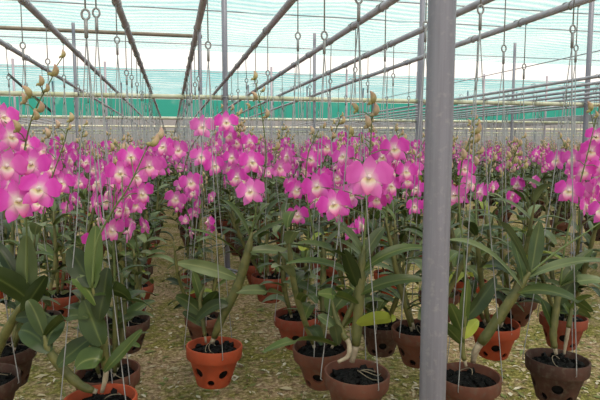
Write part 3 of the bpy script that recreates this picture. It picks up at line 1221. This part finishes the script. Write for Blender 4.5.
row_says = ['row under the outermost left rail', 'row along the left edge', 'row of the orange-rimmed lower left pot', 'row of the bright orange pot', 'row of the large front brown pot',
            'row just left of the thick post', 'row passing behind the thick post', 'row beside the right aisle']
ORD = ['first', 'second', 'third', 'fourth', 'fifth', 'sixth', 'seventh', 'eighth', 'ninth', 'tenth', 'eleventh', 'twelfth']
N_T2, N_OBJ = 40, 265
seen = {}
pots = ['orange', 'red', 'red', 'brown', 'brown', 'brown', 'dark', 'dark']

# coarse plants for the depth of the nursery: a handful of grown kinds, copied
NV = 12


def coarse_parts(seed):
    r = random.Random(seed)
    canes, spikes = grow(r, 3, {'few': True} if seed >= 950 else None)
    fo, bl = MB(), MB()
    for g, lv in canes:
        fo.merge(g)
        for l in lv:
            fo.merge(l)
    for g, items in spikes:
        bl.merge(g)
        for k, v, M in items:
            bl.merge(FLOW_LO[v % 3] if k == 'f' else BUD_LO, M)
    po = MB()
    po.lathe([(.001, 0), (.055, 0), (.0805, PH - .042), (.0895, PH - .040), (RIM, PH), (.085, PH)], 'pot_' + r.choice(pots), 14)
    po.lathe([(.085, PH - .012), (.001, PH - .010)], 'charcoal', 14)
    for k in range(6):
        q = 2 * PI * (k + .3) / 6
        d = Vector((math.cos(q), math.sin(q), 0))
        s_ = Vector((-math.sin(q), math.cos(q), 0))
        nn = 8
        c0 = d * .0712 + Z * .066
        upv = (Z + d * .25).normalized()
        po.add([c0 + (s_ * math.cos(2 * PI * a / nn) + upv * math.sin(2 * PI * a / nn)) * .012 for a in range(nn)], [tuple(range(nn))], 'charcoal')
    return po, fo, bl


def medium_parts(seed):
    r = random.Random(seed)
    canes, spikes = grow(r, 2, {'few': True} if seed >= 550 else None)
    fo, bl = MB(), MB()
    for g, lv in canes:
        fo.merge(g)
        for l in lv:
            fo.merge(l)
    for g, items in spikes:
        bl.merge(g)
        for k, v, M in items:
            bl.merge(FLOW[v] if k == 'f' else BUD_LO, M)
    h, eye = hanger_mb(Vector((0, 0, RZ - (1.4 - .655) + PH)), PH, r)
    h.merge(eye)
    return fo.mesh('foliage'), bl.mesh('blossoms'), h.mesh('wire_hanger')


MED = [medium_parts(500 + k) for k in range(NV)] + [medium_parts(550 + k) for k in range(8)]
CO = [coarse_parts(900 + k) for k in range(NV)] + [coarse_parts(950 + k) for k in range(8)]


def coarse_whole(k):
    g = MB()
    for p in CO[k]:
        g.merge(p)
    h, _e = hanger_mb(Vector((0, 0, RZ - (1.4 - .655) + PH)), PH, random.Random(k), False)
    g.merge(h)
    return g


WHOLE = [coarse_whole(k) for k in range(NV + 8)]
WHOLE_ME = [g.mesh('hanging_orchid') for g in WHOLE]
far_says = {'m': 'distant potted pink orchid deep in the rows of the front bench', 'b': 'distant potted orchid on the bench beyond the right aisle',
            'c': 'tiny far orchid behind the bench at the right edge', 'l': 'tiny far orchid beyond the left aisle'}
far_group = {'m': 'distant orchids of the front bench', 'b': 'distant orchids of the right bench', 'c': 'far orchids of the last right bench', 'l': 'far orchids of the left bench'}
crowd = MB()
for n, (zc, p, x, nm, i) in enumerate(cand):
    root = p - Z * PH
    key = (nm, i)
    seen[key] = seen.get(key, 0) + 1
    bare = rnd.random() < (.8 if nm in 'bc' else .45 if i >= 6 else .30)
    k = NV + rnd.randrange(8) if bare else rnd.randrange(NV)
    a = rnd.uniform(-.6, .6)
    if nm == 'm' and seen[key] <= 9:
        lab, grp = f'{ORD[seen[key] - 1]} orchid behind the front pots, {row_says[i]}', 'orchids in the middle rows'
    elif nm == 'b' and seen[key] <= 4 and i < 4:
        lab, grp = f'orchid beyond the right aisle, {ORD[i]} row, {ORD[seen[key] - 1]} pot from the edge', 'orchids beyond the right aisle'
    else:
        lab, grp = far_says[nm], far_group[nm]
    if n < N_T2:
        add_plant(root, x, rnd.choice(pots if nm == 'm' else ['brown', 'dark']), 3000 + n, 2, lab, grp, {'few': bare, 'tall': nm == 'm' and i >= 6})
    elif n < N_T2 + 110:
        t = empty(root)
        t.rotation_euler.z = a
        tag(t, lab, 'orchid', grp)
        link('clay_pot', POTS[rnd.choice(pots if nm == 'm' else ['brown', 'dark'])], t)
        link('potting_charcoal', SOILS[k % 3], t)
        link('foliage', MED[k][0], t)
        link('blossoms', MED[k][1], t)
        link('wire_hanger', MED[k][2], t)
    elif n < N_OBJ:
        o = link('hanging_orchid', WHOLE_ME[k])
        o.location = root
        o.rotation_euler.z = a
        tag(o, lab, 'orchid', grp)
    else:
        crowd.merge(WHOLE[k], Matrix.Translation(root) @ Matrix.Rotation(a, 4, 'Z'))
tag(crowd.build('orchid_crowd'), 'mass of far orchids hanging in the rows towards the back net', 'orchids', None, 'stuff')
print('PLANTS', len(T1), len(cand))

# ------------------------------------------------------------------ litter on the soil
g = MB()
r = random.Random(5)
for _ in range(13000):
    y = 1.6 + 9 * r.random() ** 1.7
    x = r.uniform(-.36 * y - .5, .98 * y + .5)
    L = r.uniform(.008, .028) * (1.0 if r.random() < .9 else 1.8)
    W = L * r.uniform(.25, .6)
    q = r.uniform(0, PI)
    d, s_ = Vector((math.cos(q), math.sin(q), 0)), Vector((-math.sin(q), math.cos(q), 0))
    c_ = Vector((x, y, .004))
    h = r.uniform(.001, .008)
    g.add([c_ - d * L, c_ - s_ * W + Z * h, c_ + d * L + Z * r.uniform(0, .006), c_ + s_ * W + Z * h], [(0, 1, 2), (0, 2, 3)], r.choice(('litter_tan', 'litter_tan', 'litter_brown', 'litter_green', 'litter_green', 'litter_pale')))
tag(g.build('leaf_litter', smooth=False), 'small dry leaves and moss bits strewn over the soil', 'litter', None, 'stuff')
g = MB()
for _ in range(2600):
    y = 1.6 + 8 * r.random() ** 1.6
    x = r.uniform(-.36 * y - .5, .98 * y + .5)
    if math.sin(x * 3.1 + y * 1.3) + math.sin(y * 2.7 - x) + r.uniform(-1, 1) < .1:
        continue
    for _b in range(4):
        q = r.uniform(0, 2 * PI)
        d = Vector((math.cos(q), math.sin(q), 0))
        s_ = Vector((-d.y, d.x, 0)) * .0022
        b0 = Vector((x, y, 0)) + d * .006
        hh = r.uniform(.012, .035)
        m_ = b0 + d * .008 + Z * hh * .7
        tp = b0 + d * .022 + Z * hh
        g.add([b0 - s_, b0 + s_, m_ + s_ * .7, m_ - s_ * .7, tp], [(0, 1, 2, 3), (3, 2, 4)], 'litter_green')
tag(g.build('grass', smooth=False), 'thin low grass tufts sprouting from the soil', 'grass', None, 'stuff')

# ------------------------------------------------------------------ light: bright overcast sky above the nets
w = bpy.data.worlds.new('sky')
SC.world = w
w.use_nodes = True
nt = w.node_tree
bg = nt.nodes['Background']
tc = N(nt, 'ShaderNodeTexCoord')
sep = N(nt, 'ShaderNodeSeparateXYZ')
nt.links.new(tc.outputs['Generated'], sep.inputs[0])
c = ramp(nt, sep.outputs[2], [(0, (1, .93, .85)), (.3, (1, .93, .83)), (1, (1, .93, .82))])
nt.links.new(c.outputs[0], bg.inputs['Color'])
bg.inputs['Strength'].default_value = 1.45
sun = bpy.data.lights.new('sun', 'SUN')
sun.energy = 5.0
sun.color = (1.0, .88, .72)
sun.angle = math.radians(22)
so = bpy.data.objects.new('sun', sun)
COL.objects.link(so)
so.rotation_euler = (math.radians(28), math.radians(8), 0)
so.location = (0, 0, 12)
SC.view_settings.view_transform = 'Standard'
SC.view_settings.look = 'None'
SC.view_settings.exposure = -0.12
SC.view_settings.gamma = 1.0
SC.view_settings.use_curve_mapping = False
SC.cycles.transparent_max_bounces = 12
SC.cycles.max_bounces = 8
